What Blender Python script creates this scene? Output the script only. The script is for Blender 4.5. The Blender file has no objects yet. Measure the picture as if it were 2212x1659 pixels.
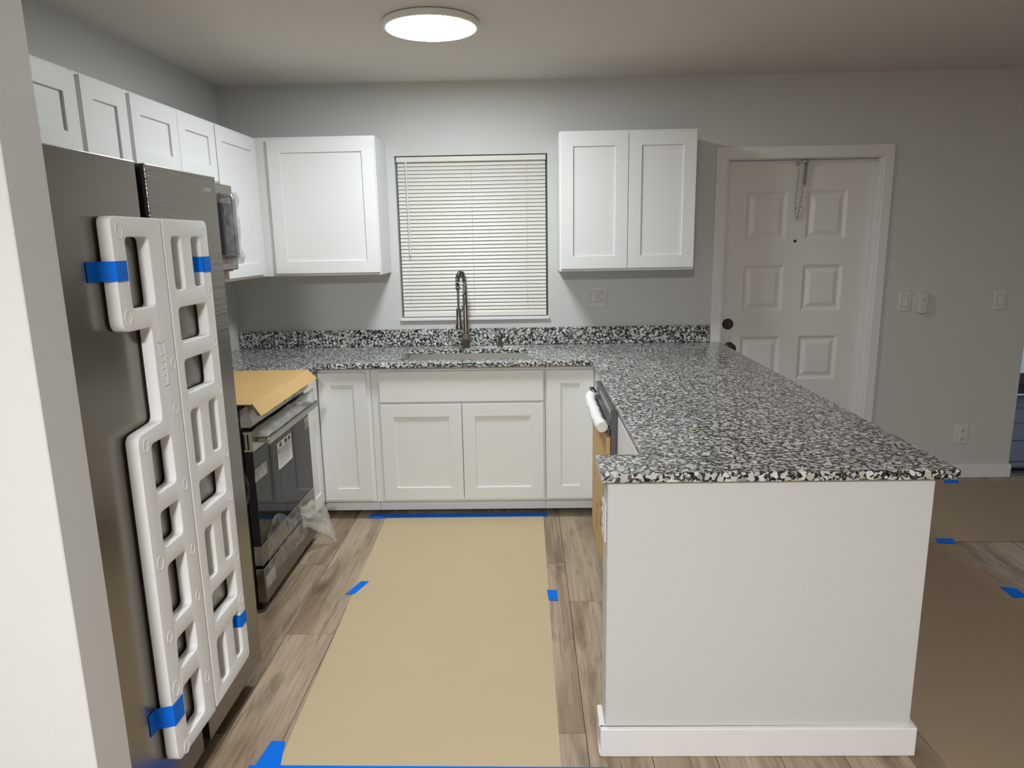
import bpy, bmesh, math, random
from mathutils import Vector, Matrix, noise

random.seed(7)
S = bpy.context.scene
COL = S.collection

# ------------------------------------------------------------------ camera
CAM_POS = (0.3632, -4.4149, 1.5602)
YAW, PITCH, ROLL, FPX = -0.0217, -0.2017, -0.0179, 1523.1
cy_, sy_ = math.cos(YAW), math.sin(YAW)
cp_, sp_ = math.cos(PITCH), math.sin(PITCH)
cr_, sr_ = math.cos(ROLL), math.sin(ROLL)
fwd = Vector((sy_ * cp_, cy_ * cp_, sp_))
right = Vector((cy_, -sy_, 0))
up = right.cross(fwd)
right, up = cr_ * right + sr_ * up, -sr_ * right + cr_ * up
cam = bpy.data.cameras.new('camera')
cam.sensor_width = 36
cam.lens = 36 * FPX / 2212
cam.clip_start = 0.05
cam_o = bpy.data.objects.new('camera', cam)
m = Matrix((right, up, -fwd)).transposed().to_4x4()
m.translation = CAM_POS
cam_o.matrix_world = m
COL.objects.link(cam_o)
S.camera = cam_o

# ------------------------------------------------------------------ world (dusk sky seen through the glass door) and exposure
world = bpy.data.worlds.new('dusk_sky')
S.world = world
world.use_nodes = True
wn = world.node_tree.nodes
wn['Background'].inputs[0].default_value = (0.42, 0.55, 0.74, 1)
wn['Background'].inputs[1].default_value = 0.55
S.view_settings.view_transform = 'Standard'
S.view_settings.look = 'None'
S.view_settings.gamma = 1
S.view_settings.use_curve_mapping = False
S.view_settings.exposure = 0.0
LAMP_KITCHEN, LAMP_LIVING = 78.0, 450.0
LAMP_COLOUR = (0.92, 1.0, 1.02)
LAMP_COLOUR_LIVING = (0.985, 1.0, 1.02)

# ------------------------------------------------------------------ materials
def new_mat(name):
    mt = bpy.data.materials.new(name)
    mt.use_nodes = True
    nt = mt.node_tree
    return mt, nt, nt.nodes['Principled BSDF']

def N(nt, t, **kw):
    n = nt.nodes.new(t)
    for k, v in kw.items():
        setattr(n, k, v)
    return n

def simple(name, col, rough=0.5, metal=0.0, bump=0.0, bscale=200, var=0.03, spec=0.5, coat=0.0, vscale=3.0):
    mt, nt, b = new_mat(name)
    tc = N(nt, 'ShaderNodeTexCoord')
    nz = N(nt, 'ShaderNodeTexNoise')
    nz.inputs['Scale'].default_value = vscale
    nz.inputs['Detail'].default_value = 3
    nt.links.new(tc.outputs['Object'], nz.inputs['Vector'])
    mr = N(nt, 'ShaderNodeMapRange')
    mr.inputs[3].default_value = 1 - var
    mr.inputs[4].default_value = 1 + var
    nt.links.new(nz.outputs[0], mr.inputs[0])
    mx = N(nt, 'ShaderNodeVectorMath', operation='SCALE')
    mx.inputs[0].default_value = col
    nt.links.new(mr.outputs[0], mx.inputs['Scale'])
    nt.links.new(mx.outputs[0], b.inputs['Base Color'])
    b.inputs['Roughness'].default_value = rough
    b.inputs['Metallic'].default_value = metal
    b.inputs['Specular IOR Level'].default_value = spec
    b.inputs['Coat Weight'].default_value = coat
    if bump:
        n2 = N(nt, 'ShaderNodeTexNoise')
        n2.inputs['Scale'].default_value = bscale
        n2.inputs['Detail'].default_value = 2
        nt.links.new(tc.outputs['Object'], n2.inputs['Vector'])
        bp = N(nt, 'ShaderNodeBump')
        bp.inputs['Strength'].default_value = bump
        bp.inputs['Distance'].default_value = 0.002
        nt.links.new(n2.outputs[0], bp.inputs['Height'])
        nt.links.new(bp.outputs[0], b.inputs['Normal'])
    return mt

def granite_mat():
    mt, nt, b = new_mat('granite')
    tc = N(nt, 'ShaderNodeTexCoord')
    def warp(scale, amt, detail=3):
        nz = N(nt, 'ShaderNodeTexNoise')
        nz.inputs['Scale'].default_value = scale
        nz.inputs['Detail'].default_value = detail
        nt.links.new(tc.outputs['Object'], nz.inputs['Vector'])
        sub = N(nt, 'ShaderNodeVectorMath', operation='SUBTRACT')
        sub.inputs[1].default_value = (0.5, 0.5, 0.5)
        nt.links.new(nz.outputs['Color'], sub.inputs[0])
        sc = N(nt, 'ShaderNodeVectorMath', operation='SCALE')
        sc.inputs['Scale'].default_value = amt
        nt.links.new(sub.outputs[0], sc.inputs[0])
        add = N(nt, 'ShaderNodeVectorMath', operation='ADD')
        nt.links.new(tc.outputs['Object'], add.inputs[0])
        nt.links.new(sc.outputs[0], add.inputs[1])
        return add
    wp = warp(65, 0.020, 3)
    def vor(scale, feature='F1'):
        v = N(nt, 'ShaderNodeTexVoronoi', feature=feature)
        v.inputs['Scale'].default_value = scale
        nt.links.new(wp.outputs[0], v.inputs['Vector'])
        return v
    def ramp(src, els, mode='CONSTANT'):
        rp = N(nt, 'ShaderNodeValToRGB')
        cr = rp.color_ramp
        cr.interpolation = mode
        cr.elements[0].position, cr.elements[0].color = els[0]
        cr.elements[1].position, cr.elements[1].color = els[1]
        for p, c in els[2:]:
            e = cr.elements.new(p)
            e.color = c
        nt.links.new(src, rp.inputs[0])
        return rp
    big, edge, small = vor(44), vor(44, 'DISTANCE_TO_EDGE'), vor(150)
    sep = N(nt, 'ShaderNodeSeparateColor')
    nt.links.new(big.outputs['Color'], sep.inputs[0])
    light = ramp(sep.outputs[0], [(0, (0.58, 0.58, 0.56, 1)), (0.30, (0.70, 0.70, 0.69, 1)), (0.55, (0.52, 0.49, 0.41, 1)), (0.68, (0.50, 0.51, 0.51, 1)), (0.86, (0.33, 0.33, 0.32, 1))])
    sep2 = N(nt, 'ShaderNodeSeparateColor')
    nt.links.new(small.outputs['Color'], sep2.inputs[0])
    dark = ramp(sep2.outputs[1], [(0, (0.008, 0.008, 0.010, 1)), (0.46, (0.030, 0.028, 0.026, 1)), (0.72, (0.10, 0.09, 0.075, 1)), (0.90, (0.22, 0.20, 0.17, 1))])
    # dark mineral matrix: thick crooked seams between the crystals plus scattered clusters
    nz = N(nt, 'ShaderNodeTexNoise')
    nz.inputs['Scale'].default_value = 78
    nz.inputs['Detail'].default_value = 3
    nz.inputs['Distortion'].default_value = 0.6
    nt.links.new(tc.outputs['Object'], nz.inputs['Vector'])
    th = N(nt, 'ShaderNodeMapRange')
    th.inputs[1].default_value, th.inputs[2].default_value = 0.40, 0.68
    th.inputs[3].default_value, th.inputs[4].default_value = -0.02, 0.36
    nt.links.new(nz.outputs[0], th.inputs[0])
    sb = N(nt, 'ShaderNodeMath', operation='SUBTRACT')
    nt.links.new(edge.outputs['Distance'], sb.inputs[0])
    nt.links.new(th.outputs[0], sb.inputs[1])
    mask = N(nt, 'ShaderNodeMapRange')
    mask.inputs[1].default_value, mask.inputs[2].default_value = -0.015, 0.03
    nt.links.new(sb.outputs[0], mask.inputs[0])
    mix = N(nt, 'ShaderNodeMix', data_type='RGBA')
    nt.links.new(mask.outputs[0], mix.inputs[0])
    nt.links.new(dark.outputs[0], mix.inputs[6])
    nt.links.new(light.outputs[0], mix.inputs[7])
    nt.links.new(mix.outputs[2], b.inputs['Base Color'])
    b.inputs['Roughness'].default_value = 0.15
    b.inputs['Specular IOR Level'].default_value = 0.5
    return mt

def plank_mat():
    mt, nt, b = new_mat('vinyl_plank')
    tc = N(nt, 'ShaderNodeTexCoord')
    oi = N(nt, 'ShaderNodeObjectInfo')
    off = N(nt, 'ShaderNodeVectorMath', operation='SCALE')
    off.inputs[0].default_value = (37.0, 91.0, 13.0)
    nt.links.new(oi.outputs['Random'], off.inputs['Scale'])
    add = N(nt, 'ShaderNodeVectorMath', operation='ADD')
    nt.links.new(tc.outputs['Object'], add.inputs[0])
    nt.links.new(off.outputs[0], add.inputs[1])
    def nz(scale, sx, sy, detail=4, dist=0.0):
        mp = N(nt, 'ShaderNodeMapping')
        mp.inputs['Scale'].default_value = (sx, sy, 1)
        nt.links.new(add.outputs[0], mp.inputs['Vector'])
        n = N(nt, 'ShaderNodeTexNoise')
        n.inputs['Scale'].default_value = scale
        n.inputs['Detail'].default_value = detail
        n.inputs['Distortion'].default_value = dist
        nt.links.new(mp.outputs[0], n.inputs['Vector'])
        return n
    broad = nz(1.0, 8, 1.0, 5, 0.8)
    grain = nz(1.0, 95, 2.6, 3, 0.4)
    knot = nz(1.0, 11, 1.9, 4, 1.6)
    r1 = N(nt, 'ShaderNodeValToRGB')
    cr = r1.color_ramp
    cr.elements[0].position, cr.elements[0].color = 0.28, (0.215, 0.145, 0.088, 1)
    cr.elements[1].position, cr.elements[1].color = 0.74, (0.50, 0.395, 0.29, 1)
    e = cr.elements.new(0.5)
    e.color = (0.39, 0.295, 0.205, 1)
    nt.links.new(broad.outputs[0], r1.inputs[0])
    g = N(nt, 'ShaderNodeMapRange')
    g.inputs[1].default_value, g.inputs[2].default_value = 0.3, 0.7
    g.inputs[3].default_value, g.inputs[4].default_value = 0.82, 1.15
    nt.links.new(grain.outputs[0], g.inputs[0])
    k = N(nt, 'ShaderNodeMapRange')
    k.inputs[1].default_value, k.inputs[2].default_value = 0.54, 0.74
    k.inputs[3].default_value, k.inputs[4].default_value = 1.03, 0.55
    nt.links.new(knot.outputs[0], k.inputs[0])
    crack = nz(1.0, 46, 2.2, 6, 2.6)
    ck = N(nt, 'ShaderNodeMapRange')
    ck.inputs[1].default_value, ck.inputs[2].default_value = 0.60, 0.68
    ck.inputs[3].default_value, ck.inputs[4].default_value = 1.0, 0.66
    nt.links.new(crack.outputs[0], ck.inputs[0])
    rv = N(nt, 'ShaderNodeMapRange')
    rv.inputs[3].default_value, rv.inputs[4].default_value = 0.86, 1.12
    nt.links.new(oi.outputs['Random'], rv.inputs[0])
    m1 = N(nt, 'ShaderNodeMath', operation='MULTIPLY')
    m2 = N(nt, 'ShaderNodeMath', operation='MULTIPLY')
    nt.links.new(g.outputs[0], m1.inputs[0]); nt.links.new(k.outputs[0], m1.inputs[1])
    m3 = N(nt, 'ShaderNodeMath', operation='MULTIPLY')
    nt.links.new(m1.outputs[0], m3.inputs[0]); nt.links.new(ck.outputs[0], m3.inputs[1])
    nt.links.new(m3.outputs[0], m2.inputs[0]); nt.links.new(rv.outputs[0], m2.inputs[1])
    sc = N(nt, 'ShaderNodeVectorMath', operation='SCALE')
    nt.links.new(r1.outputs[0], sc.inputs[0]); nt.links.new(m2.outputs[0], sc.inputs['Scale'])
    nt.links.new(sc.outputs[0], b.inputs['Base Color'])
    b.inputs['Roughness'].default_value = 0.42
    bp = N(nt, 'ShaderNodeBump')
    bp.inputs['Strength'].default_value = 0.15
    bp.inputs['Distance'].default_value = 0.001
    nt.links.new(grain.outputs[0], bp.inputs['Height'])
    nt.links.new(bp.outputs[0], b.inputs['Normal'])
    return mt

def film_mat(name, clear, tint=(0.8, 0.82, 0.83), rough=0.25):
    mt, nt, b = new_mat(name)
    out = nt.nodes['Material Output']
    b.inputs['Base Color'].default_value = (*tint, 1)
    b.inputs['Roughness'].default_value = rough
    tr = N(nt, 'ShaderNodeBsdfTransparent')
    mx = N(nt, 'ShaderNodeMixShader')
    tc = N(nt, 'ShaderNodeTexCoord')
    nz = N(nt, 'ShaderNodeTexNoise')
    nz.inputs['Scale'].default_value = 14
    nz.inputs['Detail'].default_value = 4
    nz.inputs['Distortion'].default_value = 1.5
    nt.links.new(tc.outputs['Object'], nz.inputs['Vector'])
    mr = N(nt, 'ShaderNodeMapRange')
    mr.inputs[1].default_value, mr.inputs[2].default_value = 0.3, 0.7
    mr.inputs[3].default_value, mr.inputs[4].default_value = min(1, 1 - clear + 0.18), max(0, 1 - clear - 0.18)
    nt.links.new(nz.outputs[0], mr.inputs[0])
    nt.links.new(mr.outputs[0], mx.inputs[0])
    nt.links.new(tr.outputs[0], mx.inputs[1])
    nt.links.new(b.outputs[0], mx.inputs[2])
    nt.links.new(mx.outputs[0], out.inputs[0])
    bp = N(nt, 'ShaderNodeBump')
    bp.inputs['Strength'].default_value = 0.6
    bp.inputs['Distance'].default_value = 0.01
    nt.links.new(nz.outputs[0], bp.inputs['Height'])
    nt.links.new(bp.outputs[0], b.inputs['Normal'])
    return mt

def steel_film_mat():
    # dark stainless under its wrinkled shipping film
    mt, nt, b = new_mat('film_covered_steel')
    tc = N(nt, 'ShaderNodeTexCoord')
    mp = N(nt, 'ShaderNodeMapping')
    mp.inputs['Scale'].default_value = (1, 2.0, 60)
    nt.links.new(tc.outputs['Object'], mp.inputs['Vector'])
    nz = N(nt, 'ShaderNodeTexNoise')
    nz.inputs['Scale'].default_value = 1.0
    nz.inputs['Detail'].default_value = 2
    nt.links.new(mp.outputs[0], nz.inputs['Vector'])
    sepz = N(nt, 'ShaderNodeSeparateXYZ')
    nt.links.new(tc.outputs['Object'], sepz.inputs[0])
    hm = N(nt, 'ShaderNodeMapRange')
    hm.inputs[1].default_value, hm.inputs[2].default_value = 1.15, 1.45
    hm.inputs[3].default_value, hm.inputs[4].default_value = 0.03, 0.95
    nt.links.new(sepz.outputs[2], hm.inputs[0])
    b.inputs['Base Color'].default_value = (0.245, 0.228, 0.20, 1)
    b.inputs['Metallic'].default_value = 0.88
    b.inputs['Roughness'].default_value = 0.27
    bp = N(nt, 'ShaderNodeBump')
    bp.inputs['Distance'].default_value = 0.004
    nt.links.new(hm.outputs[0], bp.inputs['Strength'])
    nt.links.new(nz.outputs[0], bp.inputs['Height'])
    nt.links.new(bp.outputs[0], b.inputs['Normal'])
    return mt

def emit_mat(name, col, strength):
    mt, nt, b = new_mat(name)
    b.inputs['Base Color'].default_value = (0.9, 0.9, 0.9, 1)
    b.inputs['Emission Color'].default_value = (*col, 1)
    b.inputs['Emission Strength'].default_value = strength
    return mt

def glass_mat(name):
    mt, nt, b = new_mat(name)
    b.inputs['Base Color'].default_value = (0.95, 0.97, 0.98, 1)
    b.inputs['Roughness'].default_value = 0.02
    b.inputs['Transmission Weight'].default_value = 1.0
    b.inputs['IOR'].default_value = 1.45
    return mt

M = {}
M['wall'] = simple('wall_paint', (0.635, 0.638, 0.622), 0.55, bump=0.12, bscale=260, var=0.01)
M['ceiling'] = simple('ceiling_paint', (0.74, 0.70, 0.66), 0.8, bump=0.2, bscale=160, var=0.015)
M['white'] = simple('cabinet_white', (0.80, 0.80, 0.79), 0.38, var=0.01)
M['trimwhite'] = simple('trim_white', (0.82, 0.81, 0.80), 0.35, var=0.01)
M['door'] = simple('door_white', (0.80, 0.775, 0.755), 0.4, var=0.01)
M['plate'] = simple('switch_plate', (0.70, 0.69, 0.67), 0.35, var=0.01)
M['blind'] = simple('blind_vinyl', (0.75, 0.715, 0.665), 0.4, var=0.03, vscale=2.0)
M['granite'] = granite_mat()
M['plank'] = plank_mat()
M['subfloor'] = simple('subfloor_joint', (0.05, 0.04, 0.03), 0.9)
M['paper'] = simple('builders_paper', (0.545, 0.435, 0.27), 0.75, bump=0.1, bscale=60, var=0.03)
M['papershade'] = simple('builders_paper_shaded', (0.37, 0.28, 0.19), 0.75, bump=0.1, bscale=60, var=0.03)  # same paper type, with the right floor's shade put into its colour
M['cardboard'] = simple('corrugated_cardboard', (0.58, 0.365, 0.145), 0.75, bump=0.15, bscale=90, var=0.06, vscale=9)
M['cardboardb'] = simple('packing_cardboard', (0.60, 0.40, 0.18), 0.75, bump=0.15, bscale=90, var=0.10, vscale=12)
M['tape'] = simple('painters_tape', (0.0, 0.165, 0.80), 0.65, spec=0.2, var=0.05, vscale=30, bump=0.1, bscale=300)
M['foam'] = simple('polystyrene_foam', (0.85, 0.845, 0.83), 0.75, bump=0.35, bscale=330, var=0.02)
M['steel'] = simple('brushed_steel', (0.41, 0.395, 0.355), 0.30, 1.0, bump=0.03, bscale=300, var=0.04)
M['sink'] = simple('sink_steel', (0.72, 0.70, 0.65), 0.36, 1.0, var=0.04)
M['fridge'] = simple('dark_stainless', (0.235, 0.218, 0.19), 0.22, 0.88, var=0.02)
M['fridgefilm'] = steel_film_mat()
M['faucet'] = simple('brushed_nickel', (0.26, 0.235, 0.20), 0.27, 1.0, var=0.03)
M['black'] = simple('black_plastic', (0.012, 0.012, 0.013), 0.45)
M['darkgrey'] = simple('dark_grey_steel', (0.17, 0.17, 0.175), 0.35, 0.6)
M['glassblack'] = simple('oven_glass', (0.018, 0.019, 0.021), 0.05, 0.0, spec=0.2)
M['film'] = film_mat('plastic_film', 0.80, (0.55, 0.55, 0.53))
M['filmcurl'] = film_mat('plastic_film_thick', 0.38, (0.66, 0.66, 0.64), 0.3)
M['filmdense'] = film_mat('plastic_wrap', 0.62, (0.42, 0.43, 0.44), 0.14)
M['cleartape'] = film_mat('clear_tape', 0.62, (0.8, 0.8, 0.78), 0.3)
M['wrap'] = simple('foam_wrap', (0.86, 0.86, 0.85), 0.6, bump=0.4, bscale=70, var=0.02)
M['label'] = simple('sticker_paper', (0.74, 0.73, 0.75), 0.4, var=0.02)
M['ink'] = simple('print_ink', (0.03, 0.03, 0.03), 0.5)
M['inkgrey'] = simple('print_ink_grey', (0.28, 0.27, 0.25), 0.5)
M['bronze'] = simple('oil_rubbed_bronze', (0.075, 0.045, 0.032), 0.38, 0.7)
M['brass'] = simple('aged_brass', (0.20, 0.16, 0.09), 0.3, 0.9)
M['chain'] = simple('zinc_chain', (0.62, 0.62, 0.60), 0.3, 0.9)
M['lamp_rim'] = simple('lamp_rim_white', (0.92, 0.91, 0.88), 0.4)
M['gasket'] = simple('lamp_gasket', (0.06, 0.055, 0.045), 0.8)
M['diffuser'] = emit_mat('lamp_diffuser', LAMP_COLOUR, LAMP_KITCHEN)
M['diffuser2'] = emit_mat('lamp_diffuser_living', LAMP_COLOUR_LIVING, LAMP_LIVING)
M['glass'] = glass_mat('window_glass')
M['patio'] = simple('patio_stone', (0.15, 0.13, 0.14), 0.5, var=0.3, vscale=5)
M['fence'] = simple('fence_dark', (0.05, 0.045, 0.05), 0.8, var=0.2)
M['track'] = simple('door_track', (0.02, 0.02, 0.022), 0.4, 0.5)
M['alu'] = simple('aluminium_rail', (0.45, 0.45, 0.47), 0.35, 0.9)

# ------------------------------------------------------------------ mesh builder
ORG = {}

class MB:
    def __init__(self):
        self.v, self.f = [], []
    def add(self, vs, fs):
        n = len(self.v)
        self.v += [tuple(p) for p in vs]
        self.f += [tuple(i + n for i in q) for q in fs]
        return self
    def box(self, x0, x1, y0, y1, z0, z1):
        vs = [(x, y, z) for x in (x0, x1) for y in (y0, y1) for z in (z0, z1)]
        return self.add(vs, [(0, 1, 3, 2), (4, 6, 7, 5), (0, 4, 5, 1), (2, 3, 7, 6), (0, 2, 6, 4), (1, 5, 7, 3)])
    def tube(self, path, r, n=10, cap=True, closed=False):
        path = [Vector(p) for p in path]
        k = len(path)
        rs = r if isinstance(r, (list, tuple)) else [r] * k
        rings = []
        ref = None
        for i, p in enumerate(path):
            if closed:
                t = path[(i + 1) % k] - path[i - 1]
            else:
                t = path[min(i + 1, k - 1)] - path[max(i - 1, 0)]
            t.normalize()
            if ref is None:
                ref = t.orthogonal().normalized()
            ref = (ref - t * ref.dot(t))
            if ref.length < 1e-6:
                ref = t.orthogonal()
            ref.normalize()
            bi = t.cross(ref)
            rings.append([p + (ref * math.cos(a) + bi * math.sin(a)) * rs[i] for a in [2 * math.pi * j / n for j in range(n)]])
        vs = [q for rg in rings for q in rg]
        fs = []
        for i in range(k if closed else k - 1):
            i2 = (i + 1) % k
            for j in range(n):
                j2 = (j + 1) % n
                fs.append((i * n + j, i * n + j2, i2 * n + j2, i2 * n + j))
        if cap and not closed:
            fs.append(tuple(range(n)))
            fs.append(tuple((k - 1) * n + j for j in range(n)))
        return self.add(vs, fs)
    def lathe(self, c, prof, axis='z', n=32):
        c = Vector(c)
        vs, fs = [], []
        for (r, h) in prof:
            for j in range(n):
                a = 2 * math.pi * j / n
                p = (r * math.cos(a), r * math.sin(a), h)
                if axis == 'y':
                    p = (p[0], p[2], p[1])
                elif axis == 'x':
                    p = (p[2], p[0], p[1])
                vs.append(c + Vector(p))
        for i in range(len(prof) - 1):
            for j in range(n):
                j2 = (j + 1) % n
                fs.append((i * n + j, i * n + j2, (i + 1) * n + j2, (i + 1) * n + j))
        fs.append(tuple(range(n)))
        fs.append(tuple((len(prof) - 1) * n + j for j in range(n)))
        return self.add(vs, fs)
    def prism(self, poly, mapf, d0, d1):
        n = len(poly)
        vs = [mapf(u, v, d0) for u, v in poly] + [mapf(u, v, d1) for u, v in poly]
        fs = [tuple(range(n)), tuple(range(n, 2 * n))] + [(i, (i + 1) % n, n + (i + 1) % n, n + i) for i in range(n)]
        return self.add(vs, fs)
    def grid(self, fn, nu, nv, thick=0.0):
        vs, fs = [], []
        for i in range(nu + 1):
            for j in range(nv + 1):
                vs.append(fn(i / nu, j / nv))
        for i in range(nu):
            for j in range(nv):
                a = i * (nv + 1) + j
                fs.append((a, a + 1, a + nv + 2, a + nv + 1))
        return self.add(vs, fs)
    def build(self, name, mat, parent=None, bevel=0.0, seg=1, smooth=False, solid=0.0, origin=None, keep_normals=False):
        org = Vector(origin) if origin else (ORG[parent.name] if parent else Vector((0, 0, 0)))
        me = bpy.data.meshes.new(name)
        me.from_pydata([Vector(p) - org for p in self.v], [], self.f)
        bm = bmesh.new()
        bm.from_mesh(me)
        bmesh.ops.remove_doubles(bm, verts=bm.verts, dist=1e-6)
        bmesh.ops.recalc_face_normals(bm, faces=bm.faces)
        if solid:
            bmesh.ops.solidify(bm, geom=bm.faces[:], thickness=solid)
        if bevel:
            es = [e for e in bm.edges if len(e.link_faces) == 2 and e.calc_face_angle(0) > 0.6]
            if es:
                bmesh.ops.bevel(bm, geom=es, offset=bevel, segments=seg, affect='EDGES', clamp_overlap=True, profile=0.5)
        bm.to_mesh(me)
        bm.free()
        if smooth:
            me.shade_smooth()
            me.set_sharp_from_angle(angle=math.radians(40))
        me.materials.append(mat)
        return link(name, me, parent, org)

def link(name, me, parent, org):
    o = bpy.data.objects.new(name, me)
    COL.objects.link(o)
    if parent:
        o.parent = parent
        o.location = Vector(org) - ORG[parent.name]
    else:
        o.location = org
    ORG[o.name] = Vector(org)
    return o

def tag(o, label, cat, group=None):
    o['label'] = label
    o['category'] = cat
    if group:
        o['group'] = group
    return o

def thing(name, loc, label, cat, group=None):
    o = bpy.data.objects.new(name, None)
    o.empty_display_size = 0.05
    COL.objects.link(o)
    o.location = loc
    ORG[o.name] = Vector(loc)
    return tag(o, label, cat, group)

def struct(name, mb, mat, **kw):
    o = mb.build(name, mat, **kw)
    o['kind'] = 'structure'
    return o

def box(*a):
    return MB().box(*a)

def curve_plate(name, outer, holes, mapf, half, bev, mat, parent, res=2):
    """flat plate from a 2-D outline with rounded holes, thickness 2*(half+bev); mapf takes (u,v,w)"""
    cu = bpy.data.curves.new(name, 'CURVE')
    cu.dimensions = '2D'
    cu.fill_mode = 'BOTH'
    cu.extrude = half
    cu.bevel_depth = bev
    cu.bevel_resolution = res
    cu.offset = -bev
    for pts in [outer] + holes:
        sp = cu.splines.new('POLY')
        sp.points.add(len(pts) - 1)
        for p, q in zip(sp.points, pts):
            p.co = (q[0], q[1], 0, 1)
        sp.use_cyclic_u = True
    t = bpy.data.objects.new('temp_plate', cu)
    COL.objects.link(t)
    dg = bpy.context.evaluated_depsgraph_get()
    me = bpy.data.meshes.new_from_object(t.evaluated_get(dg))
    bpy.data.objects.remove(t)
    bpy.data.curves.remove(cu)
    org = ORG[parent.name] if parent else Vector((0, 0, 0))
    for v in me.vertices:
        v.co = Vector(mapf(*v.co)) - org
    me.name = name
    bm = bmesh.new()
    bm.from_mesh(me)
    bmesh.ops.remove_doubles(bm, verts=bm.verts, dist=1e-5)
    bmesh.ops.recalc_face_normals(bm, faces=bm.faces)
    bm.to_mesh(me)
    bm.free()
    me.shade_smooth()
    me.set_sharp_from_angle(angle=math.radians(50))
    me.materials.clear()
    me.materials.append(mat)
    return link(name, me, parent, org)

def rpoly(pts, r, n=4):
    """polygon with rounded corners; pts entries (u,v) or (u,v,radius)"""
    out = []
    k = len(pts)
    for i in range(k):
        p = Vector(pts[i][:2]); a = Vector(pts[i - 1][:2]); c = Vector(pts[(i + 1) % k][:2])
        rr = pts[i][2] if len(pts[i]) > 2 else r
        if rr <= 0:
            out.append(tuple(p)); continue
        d1 = (a - p).normalized(); d2 = (c - p).normalized()
        ang = d1.angle(d2)
        t = min(rr / math.tan(ang / 2), (a - p).length * .45, (c - p).length * .45)
        s, e = p + d1 * t, p + d2 * t
        for j in range(n + 1):
            w = j / n
            out.append(tuple((s * (1 - w) + p * w) * (1 - w) + (p * (1 - w) + e * w) * w))
    return out

def rrect(u0, u1, v0, v1, r, n=4):
    return rpoly([(u0, v0), (u1, v0), (u1, v1), (u0, v1)], r, n)

def m_back(yf):                      # plane facing the camera (-y)
    return lambda u, v, d: (u, yf + d, v)
def m_left(xf):                      # plane facing +x
    return lambda u, v, d: (xf - d, u, v)
def m_right(xf):                     # plane facing -x
    return lambda u, v, d: (xf + d, u, v)

def shaker(parent, mapf, u0, u1, v0, v1, rail=0.068, T=0.02, name='door', railv=None, shift=0.0):
    rv = railv or rail
    a = [(u0, v0), (u1, v0), (u1, v1), (u0, v1)]
    b = [(u0 + rail, v0 + rv), (u1 - rail, v0 + rv), (u1 - rail, v1 - rv), (u0 + rail, v1 - rv)]
    mb = MB()
    vs = [mapf(u, v, 0) for u, v in a] + [mapf(u, v, 0) for u, v in b] + [mapf(u, v, T) for u, v in a] + [mapf(u, v, T) for u, v in b]
    fs = []
    for i in range(4):
        j = (i + 1) % 4
        fs += [(i, j, 4 + j, 4 + i), (8 + i, 8 + j, 12 + j, 12 + i), (i, j, 8 + j, 8 + i), (4 + i, 4 + j, 12 + j, 12 + i)]
    mb.add(vs, fs)
    d = mb.build(name, M['white'], parent, bevel=0.0012)
    p = MB().prism([(b[0][0] - .002, b[0][1] - .002), (b[1][0] + .002, b[1][1] - .002), (b[2][0] + .002, b[2][1] + .002), (b[3][0] - .002, b[3][1] + .002)],
                   mapf, 0.009, T - 0.003)
    p.build('panel', M['white'], d)
    return d

# ================================================================== SETTING
XL, CEIL = -1.455, 2.481
# floor: dark base, and every plank in view a piece of its own
fl = struct('floor', box(-4.2, 5.6, -8.2, 0.16, -0.06, -0.006), M['subfloor'])
PW, PL, JX = 0.1945, 1.22, 0.537
pm = MB().box(0.0012, PW - 0.0012, 0.0012, PL - 0.0012, -0.008, 0.0)
bm_me = None
offs = {0: -1.193, -1: -0.9, 1: -1.567, -4: -1.82, -5: -2.41, -6: -1.5}
rnd = random.Random(3)
for c in range(-9, 26):
    x0 = JX + (c - 1) * PW
    ofs = {0: -1.193, 1: -1.567, -5: -1.82, -6: -2.41}.get(c, -rnd.random() * PL)
    k0 = math.ceil((0.15 - ofs) / PL)
    y1 = ofs + k0 * PL
    while y1 > -3.7:
        y0 = y1 - PL
        ya, yb = y0, min(y1, 0.15)
        if yb - ya > 0.02:
            if yb == y1:
                if bm_me is None:
                    o = pm.build('plank', M['plank'], fl, origin=(0, 0, 0))
                    bm_me = o.data
                else:
                    o = bpy.data.objects.new('plank', bm_me)
                    COL.objects.link(o)
                    o.parent = fl
                o.location = (x0, ya, 0)
            else:
                o = MB().box(0.0012, PW - 0.0012, 0.0012, yb - ya - 0.0012, -0.008, 0.0).build('plank', M['plank'], fl, origin=(0, 0, 0))
                o.location = (x0, ya, 0)
        y1 = y0
# the rest of the floor behind the camera
rest = box(-4.2, 5.55, -8.2, -4.85, -0.008, -0.001).box(-4.2, JX - 7 * PW, -4.85, 0, -0.008, -0.001)
ro = rest.build('rear_floor', M['plank'], fl)

struct('ceiling', box(-4.2, 5.6, -8.2, 0.16, CEIL, CEIL + 0.1), M['ceiling'])
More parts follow.
